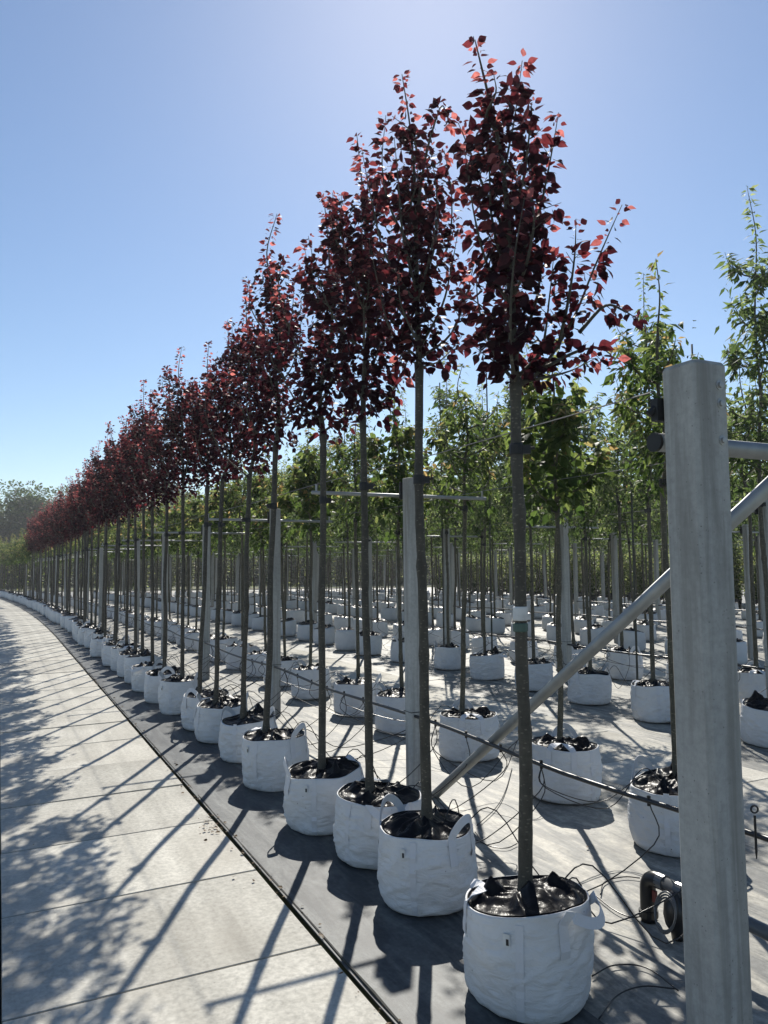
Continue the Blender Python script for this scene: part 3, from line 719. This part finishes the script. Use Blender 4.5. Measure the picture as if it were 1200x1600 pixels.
# ------------------------------------------------------------------ green rows behind
rg2 = random.Random(77)
def fill_row(pos, c, yend, step=1.03):
    y = pos[-1][1] if pos else max(c * 0.98, 6.0) - rg2.uniform(0, .8)
    out_ = list(pos)
    while y < yend:
        y += step * rg2.uniform(0.85, 1.15); q = W(c + rg2.uniform(-.06, .06), y); out_.append((q.x, q.y))
    return out_
ROW2 = fill_row([(1.70, 4.66), (1.27, 5.63), (.72, 6.8), (.14, 7.96), (-.33, 8.85), (-.95, 9.95)], 4.075, 50)
ROW3 = fill_row([(3.52, 7.18), (2.87, 8.31), (2.45, 9.38), (1.98, 10.42), (1.50, 11.47), (1.02, 12.58)], 7.1, 45)
ROWS = [ROW2, ROW3] + [fill_row([], c, 45) for c in (9.1, 12.1, 14.1, 17.1, 19.1, 22.1, 24.1)]
for r, row in enumerate(ROWS):
    nm = ORD[r + 1]
    for i, (x, y) in enumerate(row):
        rz = rg2.uniform(0, 6.28)
        if r == 0:
            kk = green_kinds[(i * 3 + 2) % 4]; sc = rg2.uniform(0.97, 1.08)
            tl = ('leafy green young tree, %s in the second row counted from the valve pipe' % ORD[i]) if i < 12 else 'leafy green young tree in the far stretch of the second row from the paving'
            bl = ('white grow bag under a green tree, %s in the second row from the valve pipe' % ORD[i]) if i < 12 else 'white grow bag in the far stretch of the second row from the paving'
        else:
            mixk = lance_kinds if r in (1, 3, 5, 7) or rg2.random() < .4 else green_kinds
            kk = mixk[rg2.randrange(4)]; sc = rg2.uniform(0.93, 1.06)
            if r == 1: sc = 1.04 if i == 0 else sc; kk = lance_kinds[[3, 1, 0, 1, 2, 3][i]] if i < 6 else lance_kinds[rg2.randrange(4)]
            if kk in green_kinds and r > 1: sc *= 1.15
            tl = 'narrow-leaved tall green young tree in the third row from the paving' if r == 1 else 'green young tree in the %s row from the paving' % nm
            bl = 'white grow bag under a tall green tree in the third row from the paving' if r == 1 else 'white grow bag standing in the %s row from the paving' % nm
        place_tree(kk, 'green_tree', tl, 'tree', (x, y, 0), rz, 'green trees in the %s row' % nm, sc, y < 16)
        near = (r == 0 and i < 10) or (r == 1 and i < 8) or (r == 2 and y < 13)
        if near: place_bag(BAGS[rg2.randrange(6)], bl, (x, y, 0.003), rz, 'grow bags in the %s row' % nm, True, None, rg2.uniform(R(-170), R(-20)) if i < 5 else None, sc=rg2.uniform(.97, 1.05))
        else: place_bag(FARBAGS[rg2.randrange(4)], bl, (x, y, 0.003), rz, 'grow bags in the %s row' % nm, False, sc=rg2.uniform(.97, 1.05))

# slender stakes that stand above the third-row crowns
for j, (u, v) in enumerate([(760, 583), (687, 598), (980, 588), (1081, 538)]):
    a = pix(u, v, 10); ratio = a.x / a.y; y = 7.25 / (ratio + 0.5); t = pix(u, v, y)
    m = MB(); m.tube([(0, 0, 0), (0.004, 0, t.z * .5), (0, 0, t.z)], [0.013, 0.012, 0.010], 7)
    o = obj('tree_stake', m.mesh('tree_stake', 'stake', True), None, (t.x, t.y, 0), label='thin dark tree stake rising above the crowns of the third row', category='stake', group='stakes in the third row')

# ------------------------------------------------------------------ concrete posts with cross arms, wires
def post_shaft(wd, h, dome, ch):
    m = MB(); x = wd / 2
    prof = [(-x + ch, -x), (x - ch, -x), (x, -x + ch), (x, x - ch), (x - ch, x), (-x + ch, x), (-x, x - ch), (-x, -x + ch)]
    lv = [(0, 1), (h * .35, 1), (h * .7, 1), (h - dome, 1), (h - dome * .35, 0.90), (h, 0.62)]
    vs = [(a * s, b * s, z) for z, s in lv for a, b in prof]
    fs = [(i * 8 + j, i * 8 + (j + 1) % 8, i * 8 + 8 + (j + 1) % 8, i * 8 + 8 + j) for i in range(len(lv) - 1) for j in range(8)]
    fs.append(tuple(range(len(vs) - 8, len(vs)))); m.add(vs, fs); return m.mesh('shaft', 'post')
PZ = ROWANG - math.pi / 2           # local +Y = along the row, local +X = across
shaftA = post_shaft(0.105, 2.33, 0.006, 0.012)
m = MB(); m.tube([(-.78, .085, 2.20), (.74, .085, 2.20)], 0.0135, 10); armM = m.mesh('cross_arm', 'galvanised', True)
m = MB(); m.box((0, .066, 2.235), (.13, .028, .13)); brM = m.mesh('bracket', 'black_rubber')
m = MB()
for sx in (-.745, .705): m.tube([(sx, .085, 2.20), (sx, .085, 2.262)], 0.008, 6)
clipM = m.mesh('wire_clip', 'bolt_steel')
m = MB(); m.lathe([(.0, -0.0), (.017, 0), (.017, .003), (.010, .0035), (.010, .010), (.0, .011)], 10); boltM = m.mesh('bolt', 'bolt_steel')
def place_post(loc, label, group, far=False):
    t = thing('concrete_post', label, 'post', loc, PZ, group)
    obj('shaft', shaftA, t); obj('cross_arm', armM, t); obj('bracket', brM, t)
    if not far:
        c = obj('wire_clip', clipM, t)
        m = MB(); m.tube([(.056 * sx, .056 * sy, .57) for sx, sy in ((-1, -1), (1, -1), (1, 1), (-1, 1), (-1, -1))], 0.003, 4); obj('wire_tie', m.mesh('wire_tie', 'black_pipe'), t)
LINES = [(3.145, 5.87, 48), (8.1, 8.13, 44), (13.1, 13.49, 44), (18.1, 18.3, 44), (23.1, 23.4, 44)]
for li, (c, ys, ye) in enumerate(LINES):
    y = ys; j = 0
    while y < ye:
        q = W(c, y)
        if li == 0 and j < 6: lab = 'slim concrete post with cross arm, %s behind the slanting brace in its line' % ORD[j]
        else: lab = 'slim concrete post %s' % (['in the far part of the line beside the red trees', 'between the third and fourth rows of trees', 'between the fifth and sixth rows of trees', 'between the seventh and eighth rows of trees', 'between the ninth row and the back row of trees'][li])
        place_post(q, lab, 'concrete posts of line %s from the paving' % ORD[li], y > 20)
        y += 2.915; j += 1
    y0 = ys - 2.915 if li == 0 else ys - 2.915 * 2
    for sx, side in ((-.745, 'paving'), (.705, 'field')):
        m = MB(); pts = []; y = y0
        while y <= ye:
            q = W(c, y) + ACROSS * sx + ALONG * .085; pts.append((q.x, q.y, 2.262)); q = W(c, y + 1.457) + ACROSS * sx; pts.append((q.x, q.y, 2.248)); y += 2.915
        m.tube(pts, 0.0026, 4)
        obj('tension_wire', m.mesh('tension_wire', 'wire'), label='galvanised tension wire on the %s side of post line %s from the paving' % (side, ORD[li]), category='wire')

# end frame: two stout posts joined by a tube, with a brace down to the foot of the first slim post
mid = W(3.145, 2.85)
PL = mid - ACROSS * 0.775
shaftN = post_shaft(0.150, 2.31, 0.020, 0.016)
for s, lab in ((-1, 'thick concrete end post bolted to galvanised tube beside the first bag'), (1, 'thick concrete end post on the far side of the brace beam')):
    q = mid + ACROSS * 0.775 * s
    t = thing('concrete_end_post', lab, 'post', q, PZ); obj('shaft', shaftN, t)
    for z, xx in ((2.225, .030), (2.165, .032), (2.045, .034)):
        b = obj('bolt', boltM, t, (xx, -.0745, z)); b.rotation_euler = (R(90), 0, 0)
    m = MB(); m.box((-.035, .088, 2.165), (.11, .03, .075)); m.tube([(-.08, .09, 2.175), (-.105, .10, 2.15)], .012, 6); obj('clamp', m.mesh('clamp', 'black_rubber'), t)
beam = thing('brace_beam', 'horizontal galvanised tube bolted across the thick end posts', 'tube', mid + ALONG * 0.108, PZ)
m = MB(); m.tube([(-.845, 0, 2.06), (.905, 0, 2.06)], 0.031, 16); obj('tube', m.mesh('tube', 'galvanised', True), beam)
m = MB(); m.tube([(-.852, 0, 2.06), (-.84, 0, 2.06)], 0.0325, 16); m.tube([(.9, 0, 2.06), (.912, 0, 2.06)], 0.0325, 16); obj('end_cap', m.mesh('end_cap', 'black_rubber', False), beam)
foot = W(3.145, 5.66) + ACROSS * 0.02; top = mid + ALONG * 0.14 + Vector((0, 0, 2.09))
m = MB(); m.tube([foot + Vector((0, 0, 0.0)), foot.lerp(top, .5), top], 0.033, 16)
obj('slanting_brace', m.mesh('slanting_brace', 'galvanised', True), label='slanting galvanised brace tube from post foot up to the end beam', category='brace')

# ------------------------------------------------------------------ irrigation
rq = random.Random(9)
def drip(p0, p1, sag, side):
    p0, p1 = Vector(p0), Vector(p1); mdl = p0.lerp(p1, rq.uniform(.35, .6)) + Vector((rq.uniform(-.1, .1), rq.uniform(-.1, .1), 0)); mdl.z = sag
    a = p0 + Vector((rq.uniform(-.02, .02), rq.uniform(-.02, .02), -(p0.z - sag) * .45)); b = p1.lerp(mdl, .35); b.z = max(p1.z + .02, b.z) + rq.uniform(0, .07)
    m = MB(); m.tube(smooth_curve([p0, a, mdl, b, p1], 5), 0.0032, 5); return m.mesh('drip_tube', 'black_pipe', True)
def pipe_line(li, c, y0, y1, h, rows, label, ndrip_y):
    t = thing('irrigation_pipe', label, 'pipe', (0, 0, 0))
    m = MB(); pts = []; y = y0
    while y < y1:
        q = W(c, y) + ACROSS * 0.012; k = (y - 5.87) / 2.915
        pts.append((q.x + .012 * noise.noise(Vector((y, 0, 3))), q.y - .07, h + .015 * math.cos(2 * math.pi * k) + .012 * noise.noise(Vector((y * .9, 2, 0))))); y += 0.36
    m.tube(pts, 0.0125, 8); obj('pipe', m.mesh('pipe', 'black_pipe', True), t)
    def at(y):
        i = min(range(len(pts)), key=lambda j: abs(pts[j][1] - y)); i = min(max(i, 0), len(pts) - 2); return Vector(pts[i]).lerp(Vector(pts[i + 1]), .5)
    for row in rows:
        for (x, yy) in [(q[0], q[1]) for q in row]:
            if yy > ndrip_y: break
            for e in range(2 if yy < 12 else 1):
                p0 = at(yy + rq.uniform(-.45, .35)); a = rq.uniform(0, 6.28)
                d = (Vector((p0.x, p0.y, 0)) - Vector((x, yy, 0))).normalized()
                end = Vector((x, yy, BAG_H + .01)) + d * rq.uniform(.06, .2) + Vector((rq.uniform(-.06, .06), rq.uniform(-.06, .06), 0))
                obj('drip_tube', drip(p0, end, rq.uniform(.06, .34), 0), t)
                if yy < 10:
                    m = MB(); m.tube([p0 + Vector((0, 0, -.022)), p0 + Vector((0, 0, .024))], 0.009, 6); obj('connector', m.mesh('connector', 'black_pipe'), t)
    return t
pA = pipe_line(0, 3.145, 2.2, 46, 0.53, [ROW1, ROW2], 'black irrigation pipe with thin drip tubes between the first and second rows', 22)
pB = pipe_line(1, 8.1, 5.5, 42, 0.53, [ROW3, ROWS[2]], 'black irrigation pipe with thin drip tubes between the third and fourth rows', 17)
pipe_line(2, 13.1, 11, 42, 0.53, [], 'black irrigation pipe between the fifth and sixth rows', 0)
pipe_line(3, 18.1, 16, 42, 0.53, [], 'black irrigation pipe between the seventh and eighth rows', 0)
# loose tubes looping over the membrane
for j, pl in enumerate([[(925, 1395), (965, 1425), (1000, 1432), (1030, 1405)], [(925, 1525), (960, 1508), (1010, 1512), (1060, 1548)], [(936, 1592), (965, 1555), (1005, 1541), (1055, 1545)],
                        [(938, 1398), (945, 1378), (975, 1370), (1000, 1372)], [(742, 1300), (760, 1320), (790, 1325), (808, 1318)], [(745, 1290), (775, 1262), (790, 1235), (800, 1200)]]):
    P = []
    for u, v in pl:
        d = pix(u, v, 3.0) - Vector((0, 0, CAM_H)); t_ = -(CAM_H - 0.012) / d.z; P.append(Vector((0, 0, CAM_H)) + d * t_)
    m = MB(); m.tube(smooth_curve(P, 6), 0.0032, 5)
    obj('drip_tube', m.mesh('drip_tube', 'black_pipe', True), pA)
# valve and standpipe
vb = W(3.06, 3.70); v = thing('valve_standpipe', 'black irrigation standpipe with elbow and pressure regulator rising from the membrane', 'valve', vb, PZ)
m = MB(); m.tube(smooth_curve([(0, 0, 0), (0, 0, .13), (0, -.006, .175), (0, -.035, .20), (0, -.08, .205)], 5), .036, 14); obj('standpipe', m.mesh('standpipe', 'black_pipe', True), v)
m = MB(); m.tube([(0, -.07, .205), (0, -.30, .205), (0, -.85, .195)], .029, 14); obj('header_pipe', m.mesh('header_pipe', 'grey_pvc', True), v)
for yy in (-.09, -.20, -.31, -.5):
    m = MB(); m.tube([(0, yy - .02, .205), (0, yy + .02, .205)], .036, 16); obj('collar', m.mesh('collar', 'grey_pvc'), v)
m = MB(); m.tube([(0, 0, .02), (0, 0, .05)], .044, 14); obj('flange', m.mesh('flange', 'black_pipe'), v)
m = MB(); m.box((-.01, -.052, .13), (.014, .02, .05)); obj('valve_lever', m.mesh('valve_lever', 'red_plastic'), v)
m = MB(); m.lathe([(.0, .0), (.026, .0), (.03, .03), (.05, .06), (.058, .10), (.054, .15), (.034, .175), (.028, .205), (.0, .205)], 16, (-.02, -.19, 0)); obj('regulator', m.mesh('regulator', 'black_pipe', True), v)
m = MB()
for rr_, dz in ((.062, 0), (.066, .008), (.060, -.01)):
    m.tube([(-.09 + .02 * math.sin(a), -.19 + rr_ * math.cos(a) * .9, .125 + dz + rr_ * 1.15 * math.sin(a)) for a in np.linspace(0, 2 * math.pi, 28)], .0045, 5)
obj('tube_coil', m.mesh('tube_coil', 'grey_pvc', True), v)
m = MB(); m.tube(smooth_curve([(.0, -.27, .19), (.02, -.285, .12), (.01, -.28, .05), (-.01, -.27, 0.0)], 5), .011, 8); obj('hose', m.mesh('hose', 'black_pipe', True), v)
# dripper stake with a ring hooked over the pipe
sp = pix(1180, 1290, 3.16); st = thing('drip_stake', 'black dripper stake with ring top hooked on the irrigation pipe', 'stake', sp, 0)
m = MB(); m.tube([(0, 0, -.13), (0, 0, -.10), (0, 0, .04)], [.002, .005, .005], 6); obj('shaft', m.mesh('shaft', 'black_pipe'), st)
m = MB(); m.tube([(.014 * math.cos(a), 0, .064 + .014 * math.sin(a)) for a in np.linspace(0, 2 * math.pi, 14)], .004, 5); obj('ring', m.mesh('ring', 'black_pipe'), st)

# ------------------------------------------------------------------ shrubs in black pots beyond the bagged trees
def shrub_kind(seed):
    k = Kind(); rg = random.Random(seed); P = []; D = []; N = []; S = []; T = []; br = MB()
    for s in range(9):
        a = s * 2.4; h = rg.uniform(1.3, 2.3); o = rg.uniform(.1, .42); pts = [Vector((0, 0, .3)), Vector((math.cos(a) * o * .5, math.sin(a) * o * .5, .3 + h * .5)), Vector((math.cos(a) * o, math.sin(a) * o, .3 + h))]
        br.tube(pts, [.012, .008, .003], 4)
        for p, t, f in along(smooth_curve(pts, 3), .02, rg):
            for _ in range(2):
                d = Vector((rg.gauss(0, 1), rg.gauss(0, 1), rg.uniform(-.7, .6))); d.normalize(); P.append(p + d * rg.uniform(.02, .16)); D.append(d); N.append(Vector((rg.gauss(0, .6), rg.gauss(0, .6), .8))); S.append(rg.uniform(.07, .12)); T.append(rg.uniform(.1, .95))
    k.fol = leaf_mesh('foliage', P, D, N, S, T, LEAF_CARD, 'leaf_green'); k.br = br.mesh('stems', 'bark_green'); return k
shr = [shrub_kind(i) for i in range(3)]
m = MB(); m.lathe([(.17, 0), (.205, .30), (.22, .30), (.22, .33), (.19, .33), (.18, .29)], 14); potM = m.mesh('pot', 'pot_black')
for j, c in enumerate((27.2, 28.7, 30.2, 31.7)):
    y = 20.0 + j
    while y < 46:
        q = W(c, y); t = thing('potted_shrub', 'bushy green shrub in a black pot, %s row behind the bagged trees' % ORD[j], 'shrub', q, rq.uniform(0, 6), 'potted shrubs in black pots')
        obj('pot', potM, t); obj('crown', shr[rq.randrange(3)].fol, t, kind='stuff'); t.scale = (1, 1, rq.uniform(.85, 1.1)); y += 0.95 * rq.uniform(.85, 1.15)

# ------------------------------------------------------------------ wood on the horizon
def wood_kind(seed):
    k = Kind(); rg = random.Random(seed); P = []; D = []; N = []; S = []; T = []; br = MB()
    H = rg.uniform(9.9, 10.5); cl = [(Vector((rg.gauss(0, 1.5), rg.gauss(0, 1.5), rg.uniform(0.7, H - 1))), rg.uniform(.9, 1.7)) for _ in range(34)]
    for c, r_ in cl:
        br.tube([(0, 0, c.z * .5), tuple(c)], [.10, .03], 5)
        for _ in range(420):
            d = Vector((rg.gauss(0, 1), rg.gauss(0, 1), rg.gauss(0, 1))).normalized(); p = c + d * r_ * rg.random() ** .4
            P.append(p); dd = d + Vector((0, 0, -.4)); D.append(dd); N.append(Vector((rg.gauss(0, .5), rg.gauss(0, .5), 1))); S.append(rg.uniform(.16, .32)); T.append(rg.random())
    k.fol = leaf_mesh('foliage', P, D, N, S, T, LEAF_CARD, 'leaf_wood')
    br.tube([(0, 0, 0), (.1, 0, H * .45), (0, .1, H * .9)], [.22, .16, .04], 8); k.br = br.mesh('trunk', 'bark_green'); return k
wk = [wood_kind(200 + i) for i in range(4)]
x = -84.0; j = 0
while x < 75:
    t = thing('woodland_tree', 'tall broadleaf tree in the wood far beyond the nursery rows', 'tree', (x, 84 + rq.uniform(-6, 8) + (0 if j % 2 else 5), -0.05), rq.uniform(0, 6), 'trees of the distant wood')
    obj('trunk', wk[j % 4].br, t); obj('crown', wk[j % 4].fol, t, kind='stuff'); s = rq.uniform(.9, 1.12); t.scale = (1.15 * s, 1.15 * s, s); x += rq.uniform(1.9, 3.0); j += 1

x = -62.0; j = 0
while x < 48:
    t = thing('hedge_shrub', 'bushy shrub in the hedge line in front of the distant wood', 'shrub', (x, 67 + rq.uniform(-1, 1), -0.3), rq.uniform(0, 6), 'shrubs of the far hedge')
    obj('crown', shr[rq.randrange(3)].fol, t, kind='stuff'); obj('stems', shr[0].br, t); sc = rq.uniform(1.5, 2.0); t.scale = (sc * 1.15, sc * 1.15, sc); x += rq.uniform(1.0, 1.5)

# ------------------------------------------------------------------ leaf litter along the edge
P = []; D = []; N = []; S = []; T = []
for _ in range(420):
    if rq.random() < .14: q = W(1.40 + rq.gauss(0, .05), 5.05 + rq.gauss(0, .12))
    elif rq.random() < .8: q = W(1.47 + rq.gauss(0, .03), rq.uniform(2.6, 14))
    else: q = W(rq.uniform(-1, 4.6), rq.uniform(2.5, 14))
    P.append(Vector((q.x, q.y, .012))); a = rq.uniform(0, 6.28); D.append(Vector((math.cos(a), math.sin(a), rq.uniform(0, .25)))); N.append(Vector((rq.gauss(0, .4), rq.gauss(0, .4), 1))); S.append(rq.uniform(.006, .034) if rq.random() < .5 else rq.uniform(.005, .014)); T.append(rq.random())
obj('leaf_litter', leaf_mesh('leaf_litter', P, D, N, S, T, LEAF_OVATE, 'leaf_dry'), kind='stuff', label='dry fallen leaves scattered along the paving edge', category='leaf litter')

# ------------------------------------------------------------------ thin summer haze over the nursery, added partly to lift far blacks and veil crowns
m = MB(); m.box((0, 55, 6.2), (260, 170, 14.6)); hz = m.mesh('haze', 'wire'); hz.materials.clear()
hm = bpy.data.materials.new('haze'); hm.use_nodes = True; hn = hm.node_tree; hn.nodes.clear()
ho = hn.nodes.new('ShaderNodeOutputMaterial'); pv = hn.nodes.new('ShaderNodeVolumePrincipled')
pv.inputs['Color'].default_value = (0.92, 0.95, 1.0, 1); pv.inputs['Density'].default_value = 0.0009; pv.inputs['Anisotropy'].default_value = 0.45
hn.links.new(pv.outputs[0], ho.inputs['Volume']); hz.materials.append(hm)
obj('haze', hz, kind='stuff', label='thin pale summer haze over the nursery', category='haze')
